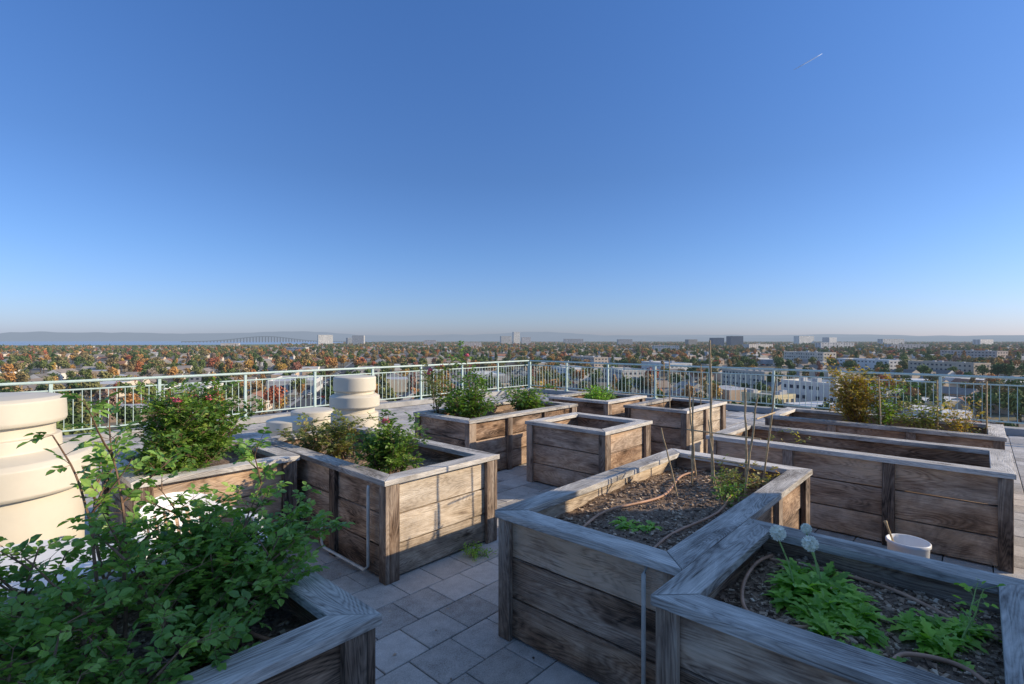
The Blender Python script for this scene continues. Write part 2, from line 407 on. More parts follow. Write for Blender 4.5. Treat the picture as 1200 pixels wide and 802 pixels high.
# ---------------------------------------------------------------- plastic chair + table + bucket
def chair(loc, yaw):
    mb = MB()
    n = 8; b = len(mb.v)
    for i in range(n+1):
        for k in range(n+1):
            x = -0.21+0.44*i/n; y = (-0.23+0.46*k/n)*(0.88+0.12*i/n); z = 0.43 - 0.02*math.cos((k/n-.5)*3.1)*math.sin(i/n*3.1) + 0.015*(i/n) - (0.02 if i == n else 0)
            mb.v.append(Vector((x, y, z)))
    for i in range(n):
        for k in range(n): q = b+i*(n+1)+k; mb.face([q, q+n+1, q+n+2, q+1])
    def bp(a, h):
        x = -0.21 - 0.12*h + 0.09*a*a; y = a*(0.22+0.03*h); z = 0.44 + 0.38*h - (0.07*a*a if h > .99 else 0)
        return Vector((x, y, z))
    cols = [-1+2*i/22 for i in range(23)]; rows = [0, .12, .2, .5, .74, .86, 1.0]
    b = len(mb.v)
    for h in rows:
        for a in cols: mb.v.append(bp(a, h))
    for i in range(len(rows)-1):
        for k in range(22):
            if 2 <= i <= 3 and k in (3, 6, 9, 12, 15, 18): continue
            q = b+i*23+k; mb.face([q, q+1, q+24, q+23])
    for s in (-1, 1):
        pts = [(-0.26, s*0.24, 0.70), (-0.15, s*0.275, 0.665), (0.0, s*0.285, 0.655), (0.15, s*0.28, 0.65), (0.21, s*0.27, 0.62), (0.225, s*0.26, 0.5), (0.25, s*0.255, 0.0)]
        for a_, b_ in zip(pts[:-1], pts[1:]):
            a_ = Vector(a_); b_ = Vector(b_); dd = b_-a_
            mb.box((a_+b_)/2, dd, Y, dd.length+0.012, 0.055, 0.022)
        a_ = Vector((-0.20, s*0.215, 0.44)); b_ = Vector((-0.29, s*0.24, 0.0)); dd = b_-a_
        mb.box((a_+b_)/2, dd, Y, dd.length, 0.05, 0.03)
    o = mb.obj('plastic_garden_chair', [M_WHITE])
    so = o.modifiers.new('s', 'SOLIDIFY'); so.thickness = 0.006
    bv = o.modifiers.new('b', 'BEVEL'); bv.width = 0.004; bv.segments = 2
    o.location = loc; o.rotation_euler = (0, 0, yaw)
chair((1.02, 3.52, 0), math.radians(-72))
mb = MB(); tc_ = (0.16, 3.40, 0)
mb.lathe(tc_, [(0,0.70),(0.40,0.70),(0.425,0.705),(0.435,0.695),(0.435,0.655),(0.425,0.655),(0.42,0.68),(0,0.68)], 48)
for a in range(4):
    an = a*math.pi/2+0.6; d = Vector((math.cos(an), math.sin(an), 0))
    mb.tube([Vector(tc_)+d*0.22+Z*0.68, Vector(tc_)+d*0.30+Z*0.35, Vector(tc_)+d*0.37], [0.028, 0.022, 0.018], 8)
mb.obj('plastic_garden_table', [M_WHITE])
be = empty('white_bucket')
mb = MB(); bc = (4.55, 0.38, 0)
mb.lathe(bc, [(0,0.005),(0.095,0.0),(0.10,0.01),(0.122,0.36),(0.13,0.365),(0.13,0.385),(0.124,0.39),(0.118,0.385),(0.096,0.03),(0,0.03)], 36)
mb.obj('pail', [M_WHITE], be, smooth=True)
mb = MB(); mb.tube([(bc[0]-.04, bc[1]-.03, 0.04), (bc[0]-.02, bc[1]+0.115, 0.46), (bc[0]-.015, bc[1]+0.13, 0.50)], [.006,.007,.012], 8)
mb.obj('trowel_handle', [M_BAMBOO], be)

# ---------------------------------------------------------------- plants
def rdir(z0=-1, z1=1):
    a = R_(0, 2*math.pi); z = R_(z0, z1); r = math.sqrt(max(0, 1-z*z)); return Vector((r*math.cos(a), r*math.sin(a), z))
def compound(mb, p, d, size, m=1, fine=True, pairs=2):
    d = d.normalized(); nrm = (Z + rdir()*0.6).normalized()
    side = d.cross(nrm).normalized(); up = side.cross(d)
    L0 = size*1.9; r0 = min(1, max(0, random.gauss(0.45, 0.24)))
    base = p
    for k in range(pairs):
        q = base + d*(L0*(0.4+0.45*k/max(1, pairs)))
        for s in (-1, 1):
            mb.leaf(q, d*0.55+side*s+up*R_(-.25,.2), up+rdir()*.25, size*R_(.75,1.1), size*0.62, m, fine, r0+R_(-.1,.1))
    mb.leaf(base+d*L0*0.85, d+up*R_(-.3,.1), up, size*1.15, size*0.74, m, fine, r0+R_(-.1,.1))
    mb.tube([p, base+d*L0*0.85], [size*.035, size*.02], 3, 0, False)
def cane(mb, p, d, length, r, size, depth, fine=True, leaf_from=0.25, dens=1.0, pairs=2, branch=0.3, bend=0.13, rise=0.03):
    step = size*1.1; n = max(3, int(length/step)); pts = [p.copy()]; rad = [r]; d = d.normalized()
    for i in range(n):
        d = (d + rdir()*bend + Z*rise).normalized(); p = p + d*step; pts.append(p.copy()); rad.append(r*(1-0.75*(i+1)/n))
        fr = (i+1)/n
        if fr > leaf_from:
            if random.random() < dens:
                o = (rdir(-.2,.6) + d*0.5).normalized(); compound(mb, p, o, size*R_(.7,1.15), 1, fine, pairs)
            if random.random() < dens*0.75:
                o = (rdir(-.4,.5)).normalized(); compound(mb, p, o, size*R_(.7,1.1), 1, fine, pairs)
        if depth > 0 and fr > 0.2 and random.random() < branch:
            cane(mb, p.copy(), d*0.6+rdir(-.1,.6), length*R_(.25,.42), r*0.55, size, depth-1, fine, 0.1, dens, pairs, branch, bend, 0)
    mb.tube(pts, rad, 5, 0)
    return pts[-1]
def flower(mb, p, s, m=2):
    for k in range(22):
        d = (rdir(-0.1, 1)); mb.leaf(p, d, Z, s*R_(.6,1), s*0.9, m, True, None, -0.3)
def bush(name, base, n, h, spread, size, mat, fine=True, dens=1.0, depth=2, pairs=2, flowers=0, lean=(0,0), lf=0.25, branch=0.3, fcol=None, rad=0.009, rise=.03):
    mb = MB(); base = Vector(base); tips = []
    for i in range(n):
        b = base + Vector((R_(-.06,.06), R_(-.06,.06), -0.02)); a = R_(0, 6.28); sp = spread*R_(.3,1.2)
        d = Vector((math.cos(a)*sp+lean[0], math.sin(a)*sp+lean[1], 1))
        tips.append(cane(mb, b, d, h*R_(.6,1.05), rad*R_(.7,1.1), size, depth, fine, lf, dens, pairs, branch, rise=rise))
    tips.sort(key=lambda q: -q.z)
    for i in range(flowers): flower(mb, tips[i % len(tips)]+Z*.03, 0.055)
    return mb.obj(name, [M_STEM, mat, fcol or M_PETAL])

# foreground rose bushes in bed C
random.seed(21)
mb = MB()
def CN(b, tip, size=0.036, r=0.009, dens=1.0, depth=2, lf=.15, br=.30):
    b = Vector(b); t = Vector(tip); cane(mb, b, t-b, (t-b).length*.95, r, size, depth, True, lf, dens, 2, br, 0.09, 0.0)
s0 = 0.58
for tip in ((0.92,2.45,1.04),(0.98,2.28,0.98),(0.75,2.45,1.12),(0.55,2.45,1.10),(0.78,1.98,0.86),(0.60,1.84,0.84),(0.90,2.68,1.02),(0.35,2.30,1.02),
            (1.10,2.55,1.00),(0.70,2.20,1.06),(0.48,1.95,.92),(0.95,2.10,0.86),(0.85,2.3,0.94),(0.65,2.65,1.04),(1.12,2.40,0.94),(0.5,2.7,1.02),(1.0,2.62,1.1),(1.14,2.3,1.02),(.82,2.5,.9),(.7,2.75,.9)):
    CN((0.62+R_(-.05,.05), 2.14+R_(-.05,.05), s0), tip)
for tip in ((0.10,1.92,0.88),(0.02,2.15,0.90),(0.30,1.82,0.82),(0.15,2.30,.98),(0.42,1.80,0.80),(0.02,2.0,0.84),(0.22,1.76,0.78),(0.30,2.2,.94),(-.05,2.35,.96),(0.12,1.80,.76),(.36,2.0,.86),(-.06,2.05,.84),(.2,1.95,.9)):
    CN((0.28+R_(-.06,.06), 2.04+R_(-.05,.05), s0), tip)
for tip in ((0.46,2.36,1.60),(0.34,2.46,1.42),(0.10,2.42,1.50),(0.03,2.62,1.34),(0.16,2.2,1.20)):
    CN((0.43+R_(-.04,.04), 2.22, s0), tip, .036, .009, .6, 1, .25, .14)
for tip in ((0.10,2.72,1.06),(0.30,2.75,1.02),(-.08,2.5,1.06),(0.0,2.75,.96),(.2,2.5,1.1)):
    CN((0.12,2.60,s0), tip)
mb.obj('rose_bush', [M_STEM, M_ROSE, M_PETAL])

random.seed(5)
bush('rose_bush', (1.42,5.05,0.62), 34, 0.70, 0.7, 0.046, M_BUSH, False, 1.0, 2, 2, 5, rad=.008)
bush('rose_bush', (1.20,4.80,0.62), 24, 0.42, 1.1, 0.046, M_BUSH, False, 1.0, 2, 2, 0, rad=.006)
bush('rose_bush', (2.62,4.62,0.60), 15, 0.42, 0.9, 0.040, M_DRYG, False, .8, 2, 2, 0, rad=.006)
bush('rose_bush', (2.50,5.05,0.60), 11, 0.38, 0.9, 0.040, M_DRYG, False, .8, 2, 2, 0, rad=.006)
bush('rose_bush', (2.52,3.74,0.60), 22, 0.50, 0.5, 0.040, M_BUSH, False, 1, 2, 2, 1, rad=.007)
bush('citrus_shrub', (4.95,5.45,0.60), 36, 0.50, 1.0, 0.065, M_BUSH, False, 1.0, 2, 1)
bush('rose_bush', (5.15,5.5,0.60), 4, 1.0, 0.14, 0.06, M_BUSH, False, .7, 1, 2, 1)
bush('citrus_shrub', (6.15,5.35,0.60), 28, 0.44, 1.0, 0.06, M_BUSH, False, 1.0, 2, 1)
bush('rose_bush', (4.75,5.8,0.60), 4, 0.85, 0.35, 0.05, M_DRYG, False, .6, 1, 2, 3)
bush('herb_shrub', (7.9,5.1,0.62), 20, 0.32, 1.3, 0.05, M_SALAD, False, 1.0, 1, 1)
bush('herb_shrub', (8.3,5.4,0.62), 20, 0.30, 1.3, 0.05, M_BUSH, False, 1.0, 1, 1)
bush('autumn_shrub', (8.15,1.22,0.60), 24, 0.84, 0.42, 0.042, M_AUT, False, .8, 2, 1, lf=.12, rad=.007, branch=.28)
bush('autumn_shrub', (8.25,0.95,0.60), 9, 0.62, 0.42, 0.042, M_BUSH, False, .7, 2, 1, lf=.12, rad=.007, branch=.25)
bush('tomato_plant', (8.05,0.52,0.60), 12, 0.5, 0.6, 0.045, M_DRYG, False, .8, 2, 1, rad=.006)
bush('tomato_plant', (8.15,0.15,0.60), 9, 0.45, 0.6, 0.045, M_AUT, False, .7, 1, 1, rad=.006)
bush('weed', (2.92,3.12,0.0), 12, 0.12, 1.2, 0.022, M_SALAD, False, 1, 0, 1, rad=.002)
bush('weed', (2.98,3.10,0.0), 9, 0.09, 1.2, 0.022, M_SALAD, False, 1, 0, 1, rad=.002)

# herbs in bed B: rosettes of toothed leaves
def rosette(mb, c, n, l, up=0.7):
    c = Vector(c)
    for i in range(n):
        a = R_(0, 6.28); el = R_(0.15, 1.2)*up; ln = l*R_(.6, 1.1); r = random.random()
        p = c + Vector((R_(-.02,.02), R_(-.02,.02), 0)); d = Vector((math.cos(a)*math.cos(el), math.sin(a)*math.cos(el), math.sin(el)))
        side = d.cross(Z).normalized(); K = 9; b = len(mb.v); w0 = ln*0.20
        for k in range(K+1):
            t = k/K; w = w0*math.sin(math.pi*min(1, (t*0.85+0.12)))*(0.45 if k % 2 else 1.0)*(0.25 if t < .3 else 1)
            if k == K: w = 0.001
            nn = side.cross(d)
            mb.v += [p - side*w + nn*w*.4, p, p + side*w + nn*w*.4]
            d = (d - Z*0.13 + rdir()*0.03).normalized(); p = p + d*(ln/K)
        for k in range(K):
            q = b+3*k; mb.face([q, q+3, q+4, q+1], None, r, 0); mb.face([q+1, q+4, q+5, q+2], None, r, 0)
random.seed(3)
SZ = 0.64
mb = MB()
for (x, y, n, l) in ((2.62,.62,60,.15),(2.50,.50,54,.14),(2.72,.50,54,.14),(2.42,.36,50,.12),(2.56,.38,50,.13),(2.30,.44,44,.11),(2.78,.66,40,.13),(2.66,.42,40,.12),(2.48,.62,46,.12),(2.40,.50,46,.12),(2.84,.56,36,.12),(2.60,.50,50,.17)):
    rosette(mb, (x, y, SZ), n, l, .9)
mb.obj('leafy_herb', [M_SALAD])
mb = MB()
for (x, y, n, l) in ((2.62,.10,54,.13),(2.52,.14,50,.12),(2.70,.04,44,.11),(2.60,.20,40,.11),(2.45,.08,40,.10)):
    rosette(mb, (x, y, SZ), n, l, .9)
mb.obj('leafy_herb', [M_SALAD])
mb = MB()
for (x, y, n, l) in ((2.20,.24,40,.10),(2.15,.32,34,.09),(2.26,.34,30,.08)): rosette(mb, (x, y, SZ), n, l)
mb.obj('leafy_herb', [M_SALAD])
mb = MB()
for (x, y, n, l) in ((2.78,1.55,46,.12),(2.86,1.48,38,.10),(2.82,1.62,30,.10)): rosette(mb, (x, y, 0.655), n, l)
mb.obj('leafy_herb', [M_SALAD])
def puff(mb, p, r):
    mb.lathe(p, [(0.0,-.75*r),(.45*r,-.6*r),(.72*r,-.2*r),(.72*r,.2*r),(.45*r,.6*r),(0,.75*r)], 12, 1)
    for k in range(300):
        d = rdir(); mb.leaf(p+d*r*0.5, d, rdir(), r*0.55, r*0.3, 1, False, None, 0)
for (x, y, z, ex, ey, r) in ((2.60,.70,.90,2.62,.62,.036),(2.66,.58,.865,2.66,.52,.036),(2.86,.64,.865,2.74,.55,.026)):
    mb = MB(); mb.tube([(ex, ey, .62), ((x+ex)/2+.008, (y+ey)/2, .77), (x, y, z-.02)], [.0045,.004,.0035], 6, 0); puff(mb, Vector((x, y, z)), r)
    mb.obj('white_seed_head_flower', [M_GSTEM, M_PUFF])
mb = MB()
cane(mb, Vector((2.55,.06,.62)), Vector((0.02,-.08,1)), 0.30, .005, 0.026, 0, True, .1, 1, 0)
cane(mb, Vector((2.60,.04,.62)), Vector((0.1,-.12,1)), 0.26, .005, 0.026, 0, True, .1, 1, 0)
mb.obj('flowering_stalk', [M_GSTEM, M_SALAD])

def curve(pts, n=8):
    P = [Vector(p) for p in pts]; out = []
    for i in range(len(P)-1):
        p0 = P[max(i-1,0)]; p1 = P[i]; p2 = P[i+1]; p3 = P[min(i+2, len(P)-1)]
        for k in range(n):
            t = k/n; out.append(0.5*((2*p1)+(p2-p0)*t+(2*p0-5*p1+4*p2-p3)*t*t+(3*p1-p0-3*p2+p3)*t**3))
    out.append(P[-1]); return out
def tube(pts, r=0.0085, dz=.02):
    mb = MB(); mb.tube(curve([Vector(p)+Z*dz for p in pts]), r, 8); mb.obj('drip_irrigation_tube', [M_TUBE], smooth=True)
tube([(2.95,.82,.635),(2.75,.84,.65),(2.5,.82,.64),(2.28,.74,.635),(2.22,.62,.64),(2.32,.5,.63)])
tube([(2.08,.36,.62),(2.2,.25,.64),(2.35,.20,.635),(2.38,.05,.64),(2.25,-.08,.63)])
tube([(2.75,.05,.63),(2.9,.3,.64),(2.95,.6,.63),(2.9,.82,.63)])
tube([(2.4,1.3,.60),(2.8,1.33,.63),(3.4,1.28,.625),(4.0,1.36,.63),(4.5,1.3,.61)], dz=.04)
tube([(2.4,1.75,.60),(2.9,1.83,.63),(3.5,1.72,.62),(4.1,1.84,.63),(4.5,1.8,.61)], dz=.04)
tube([(0.9,2.0,.6),(0.80,2.2,.63),(0.93,2.5,.63),(0.8,2.75,.6)], dz=0)
tube([(0.85,1.85,.6),(0.6,1.90,.63),(0.3,1.84,.63),(0.05,1.9,.6)], dz=0)

te = empty('bamboo_stake_trellis')
mb = MB()
for (a, b, r) in (((4.10,1.58,.55),(4.08,1.60,1.80),.010),((4.22,1.36,.55),(4.24,1.38,1.42),.009),((3.95,1.30,.55),(4.02,1.22,1.40),.008),
                  ((4.02,1.72,.55),(4.00,1.70,1.36),.008),((4.30,1.80,.55),(4.25,1.85,1.45),.008),((3.85,1.45,.55),(3.86,1.52,1.20),.007),((4.4,1.3,.55),(4.42,1.20,1.50),.008),
                  ((3.6,1.62,.55),(3.55,1.75,1.15),.006)):
    a = Vector(a); b = Vector(b); K_ = 8; pts = [a.lerp(b, i/K_)+Vector((R_(-.004,.004), R_(-.004,.004), 0)) for i in range(K_+1)]
    mb.tube(pts, [r*(1.15 if i % 2 else 0.95)*(1-.25*i/K_) for i in range(K_+1)], 7)
for (a, b) in (((4.0,1.75,1.08),(4.03,1.20,1.07)),((4.02,1.75,.86),(4.03,1.20,.87)),((4.0,1.22,1.22),(4.45,1.22,1.22)),((4.05,1.75,1.24),(4.28,1.84,1.22))):
    mb.tube([a, b], .006, 6)
mb.obj('stakes', [M_BAMBOO], te)
bush('tomato_plant', (4.05,1.45,0.60), 10, 0.26, 0.9, 0.032, M_DRYG, True, .6, 1, 1, rad=.005)
bush('tomato_plant', (4.25,1.25,0.60), 8, 0.22, 0.9, 0.032, M_AUT, True, .5, 1, 1, rad=.005)
bush('tomato_plant', (3.75,1.35,0.60), 9, 0.20, 1.1, 0.032, M_BUSH, True, .7, 1, 1, rad=.004)
bush('tomato_plant', (6.1,1.6,0.50), 5, 0.3, 0.6, 0.04, M_DRYG, False, .6, 1, 1, rad=.004)
mb = MB()
for (x, y, h) in ((7.6,3.6,1.5),(8.0,3.9,1.45),(8.3,3.4,1.4),(7.7,0.9,1.35),(8.3,0.4,1.3),(8.2,-.05,1.32)):
    mb.tube([(x, y, .55), (x+R_(-.03,.03), y+R_(-.03,.03), h)], .008, 6)
mb.obj('garden_stakes', [M_BAMBOO])
random.seed(44)
mb = MB()
for _ in range(420):
    u = R_(0, 7); v = R_(0.5, 7)
    if u*FW.x+v*FW.y < 1: continue
    mb.leaf(Vector((u, v, 0.004)), Vector((R_(-1,1), R_(-1,1), .05)), Z+rdir()*.3, R_(.012,.032), R_(.008,.018), 0, False, None, .1)
mb.obj('fallen_leaves', [M_CHIP])

# ================================================================= the city below
def city_color_mat(name, rough=0.85):
    m, nt, b, out = newmat(name)
    c = attr(nt, 'col').outputs['Color']
    g = N(nt, 'ShaderNodeNewGeometry').outputs['Position']
    n = noise(nt, g, 0.15, 5, 0.7)
    c = mixc(nt, 'MULTIPLY', 0.8, c, ramp(nt, n, [(0.3, (0.65,0.65,0.65)), (0.7, (1.1,1.1,1.1))]))
    L(nt, c, b.inputs['Base Color']); b.inputs['Roughness'].default_value = rough
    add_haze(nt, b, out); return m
M_CITY = city_color_mat('city_surfaces')
class CB:
    def __init__(s): s.v=[]; s.f=[]; s.c=[]
    def quad(s, pts, c): b = len(s.v); s.v += [tuple(p) for p in pts]; s.f.append(list(range(b, b+len(pts)))); s.c.append((*c, 1))
    def obb(s, c, yaw, l, w, z0, z1, col, top=None):
        dx = Vector((math.cos(yaw), math.sin(yaw), 0)); dy = Vector((-math.sin(yaw), math.cos(yaw), 0)); c = Vector((c[0], c[1], 0))
        P = [c+dx*(sx*l/2)+dy*(sy*w/2) for sx, sy in ((-1,-1),(1,-1),(1,1),(-1,1))]
        for i in range(4):
            a, b = P[i], P[(i+1) % 4]; s.quad([a+Z*z0, b+Z*z0, b+Z*z1, a+Z*z1], col)
        s.quad([p+Z*z1 for p in P], top or col)
    def obj(s, name, mat, parent=None):
        me = bpy.data.meshes.new(name); me.from_pydata(s.v, [], s.f); me.materials.append(mat)
        a = me.attributes.new('col', 'FLOAT_COLOR', 'FACE'); a.data.foreach_set('color', [x for c in s.c for x in c]); me.update()
        o = bpy.data.objects.new(name, me); scene.collection.objects.link(o)
        if parent: o.parent = parent
        return o
def ground_mat():
    m, nt, b, out = newmat('city_ground')
    g = N(nt, 'ShaderNodeNewGeometry').outputs['Position']
    a = noise(nt, g, 0.012, 8, 0.75); bq = noise(nt, g, 0.08, 5, 0.7)
    t = math_(nt, 'ADD', math_(nt, 'MULTIPLY', a, 0.6), math_(nt, 'MULTIPLY', bq, 0.4))
    L(nt, ramp(nt, t, [(0.36, (0.07,0.09,0.03)), (0.46, (0.15,0.13,0.07)), (0.53, (0.20,0.18,0.14)), (0.62, (0.28,0.26,0.23))]), b.inputs['Base Color'])
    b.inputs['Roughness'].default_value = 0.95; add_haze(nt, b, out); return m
me = bpy.data.meshes.new('ground'); S = 60000
me.from_pydata([(-S,-S,GZ),(S,-S,GZ),(S,S,GZ),(-S,S,GZ)], [], [(0,1,2,3)]); me.materials.append(ground_mat())
scene.collection.objects.link(bpy.data.objects.new('ground', me))
SY = PHI + math.radians(14); sx = Vector((math.cos(SY), math.sin(SY), 0)); sy = Vector((-math.sin(SY), math.cos(SY), 0))
PA, PB = 78.0, 165.0
cb = CB()
for i in range(-30, 31):
    c = sy*(i*PA+35); a = c+sx*60; b = c+sx*2600; w = 5.5
    cb.quad([a-sy*w+Z*(GZ+.05), b-sy*w+Z*(GZ+.05), b+sy*w+Z*(GZ+.05), a+sy*w+Z*(GZ+.05)], (0.10,0.10,0.10))
    for s in (-1, 1):
        q = sy*(s*(w+1.2)); cb.quad([a+q-sy*1.0+Z*(GZ+.15), b+q-sy*1.0+Z*(GZ+.15), b+q+sy*1.0+Z*(GZ+.15), a+q+sy*1.0+Z*(GZ+.15)], (0.35,0.34,0.32))
for i in range(0, 14):
    c = sx*(i*PB+110); a = c-sy*2400; b = c+sy*2400; w = 6.5
    cb.quad([a+sx*w+Z*(GZ+.09), b+sx*w+Z*(GZ+.09), b-sx*w+Z*(GZ+.09), a-sx*w+Z*(GZ+.09)], (0.11,0.11,0.11))
    cb.quad([a+sx*.15+Z*(GZ+.12), b+sx*.15+Z*(GZ+.12), b-sx*.15+Z*(GZ+.12), a-sx*.15+Z*(GZ+.12)], (0.5,0.45,0.2))
cb.obj('streets', M_CITY)
def street_dist(p):
    a = p.dot(sy)-35; a = abs((a+PA/2) % PA - PA/2); b = p.dot(sx)-110; b = abs((b+PB/2) % PB - PB/2)
    return a, b
def water_zone(p):
    d = p.dot(FW); t = p.dot(RT)/max(d, 1)
    return (d > 2000 and t < -0.45) or (d > 3000 and t < -.33)

random.seed(11)
foot = []
def building(name, d, t, l, w, h, yaw, wall, roof=(0.55,0.54,0.52), floors=2, bays=8, glass=(0.07,0.08,0.10), extras=1):
    p = place(d, t); e = empty(name); e_parts = CB()
    e_parts.obb(p, yaw, l, w, GZ, GZ+h, wall, roof)
    dx = Vector((math.cos(yaw), math.sin(yaw), 0)); dy = Vector((-math.sin(yaw), math.cos(yaw), 0))
    for s in (-1, 1):
        e_parts.obb(p+dy*(s*(w/2-0.1)), yaw, l+.1, 0.45, GZ+h-.3, GZ+h+.8, wall)
        e_parts.obb(p+dx*(s*(l/2-0.1)), yaw+math.pi/2, w-.8, 0.45, GZ+h-.3, GZ+h+.78, wall)
    e_parts.obj('walls', M_CITY, e)
    wb = CB(); fh = h/floors
    for k in range(floors):
        z0 = GZ + k*fh + fh*0.38; z1 = GZ + k*fh + fh*0.74
        for s in (-1, 1):
            for i in range(bays):
                if random.random() < .12: continue
                c = p + dx*((i+.5)/bays-.5)*l*0.96 + dy*(s*(w/2+0.03)); wb.obb(c, yaw, l/bays*R_(.3,.55), 0.12, z0, z1, glass)
            nb = max(1, int(bays*w/l))
            for i in range(nb):
                c = p + dy*((i+.5)/nb-.5)*w*0.94 + dx*(s*(l/2+0.03)); wb.obb(c, yaw+math.pi/2, w/nb*0.45, 0.12, z0, z1, glass)
    wb.obj('windows', M_CITY, e)
    rb = CB()
    for i in range(extras*3):
        c = p + dx*R_(-.38,.38)*l + dy*R_(-.3,.3)*w; rb.obb(c, yaw, R_(1.5,4), R_(1.5,3), GZ+h+.01, GZ+h+R_(1.2,2.4), (0.45,0.45,0.45))
    if extras: rb.obj('roof_units', M_CITY, e)
    foot.append((p, max(l, w)/2+3)); return e
WH = (0.80,0.77,0.70)
building('white_office_building', 215, 0.60, 24, 15, 12, SY+.2, WH, WH, 3, 8)
building('yellow_stucco_building', 205, 0.50, 15, 12, 8, SY+.2, (0.74,0.63,0.38), (0.5,0.48,0.42), 2, 5)
building('white_flat_roof_building', 240, 0.69, 26, 14, 7, SY+.2, (0.6,0.58,0.52), WH, 2, 8)
building('apartment_block', 330, 0.47, 40, 16, 10, SY, (0.62,0.55,0.44), (0.35,0.35,0.35), 3, 12)
building('white_flat_roof_building', 420, 0.12, 46, 22, 7, SY, WH, WH, 2, 12)
building('white_flat_roof_building', 380, 0.22, 34, 20, 8, SY, (0.66,0.62,0.55), WH, 2, 10)
building('white_flat_roof_building', 470, 0.30, 50, 22, 9, SY, WH, (0.62,0.62,0.62), 2, 12)
building('apartment_block', 540, 0.15, 52, 16, 12, SY+.1, (0.6,0.5,0.4), WH, 4, 14)
building('warehouse', 300, -0.42, 42, 24, 7, SY, (0.6,0.6,0.58), (0.66,0.66,0.66), 1, 9)
building('white_flat_roof_building', 260, -0.62, 30, 18, 6, SY, WH, (0.5,0.5,0.5), 1, 8)
building('apartment_block', 380, -0.28, 36, 16, 9, SY, (0.62,0.56,0.48), (0.5,0.5,0.5), 3, 10)
building('white_flat_roof_building', 350, -0.05, 34, 18, 7, SY, (0.65,0.63,0.6), WH, 2, 10)
building('shop_building', 250, -0.30, 24, 14, 5, SY, (0.55,0.35,0.22), (0.5,0.5,0.5), 1, 6)
building('apartment_block', 430, 0.85, 52, 18, 11, SY, (0.6,0.5,0.38), (0.4,0.4,0.4), 3, 14)
building('white_flat_roof_building', 520, 0.70, 60, 25, 10, SY, WH, WH, 3, 14)
building('apartment_block', 620, 0.58, 60, 18, 15, SY, (0.7,0.62,0.5), WH, 4, 16)
building('apartment_block', 700, 0.90, 70, 20, 15, SY, (0.6,0.5,0.42), WH, 4, 16)
for (nm, d, t, l, w, h, col, fl) in (
    ('white_office_tower', 2600, -0.365, 70, 30, 56, WH, 10), ('office_block', 2650, -0.30, 60, 30, 54, (0.6,0.58,0.55), 9),
    ('office_block', 2700, -0.315, 40, 30, 42, (0.35,0.38,0.42), 8),
    ('white_office_tower', 2900, 0.008, 36, 30, 76, WH, 14), ('office_block', 2850, -0.012, 60, 30, 52, (0.6,0.58,0.54), 9), ('office_block', 2800, 0.027, 50, 26, 46, (0.7,0.65,0.6), 8),
    ('glass_office_tower', 2300, 0.40, 50, 40, 40, (0.12,0.16,0.22), 9), ('glass_office_tower', 2350, 0.435, 60, 40, 48, (0.12,0.15,0.2), 10), ('office_block', 2400, 0.35, 46, 30, 33, (0.35,0.33,0.3), 7),
    ('white_office_tower', 3000, 0.57, 110, 40, 54, WH, 8), ('office_block', 3000, 0.62, 80, 40, 46, (0.6,0.6,0.6), 7),
    ('office_block', 1500, 0.48, 90, 24, 18, (0.68,0.62,0.55), 5), ('office_block', 1600, 0.63, 120, 24, 22, (0.7,0.66,0.6), 5), ('office_block', 1400, 0.77, 110, 24, 18, (0.6,0.55,0.5), 5),
    ('office_block', 2500, 0.22, 70, 26, 34, (0.6,0.55,0.5), 7), ('office_block', 3200, 0.12, 120, 30, 38, (0.55,0.52,0.5), 6), ('office_block', 2500, -0.16, 60, 26, 30, (0.66,0.6,0.55), 6),
    ('office_block', 2500, 0.92, 140, 30, 33, (0.65,0.62,0.6), 6), ('office_block', 1800, -0.08, 70, 24, 22, (0.7,0.62,0.55), 5), ('office_block', 1900, -0.55, 60, 24, 18, (0.7,0.62,0.55), 5),
    ('office_block', 2700, 0.74, 150, 30, 36, (0.6,0.58,0.56), 6), ('office_block', 1250, 0.30, 60, 20, 16, (0.72,0.68,0.6), 4), ('office_block', 1150, -0.42, 46, 18, 13, (0.72,0.68,0.6), 3)):
    building(nm, d, t, l, w, h, -PHI+R_(-.3,.3)+0.2, col, col, fl, 12, extras=1)

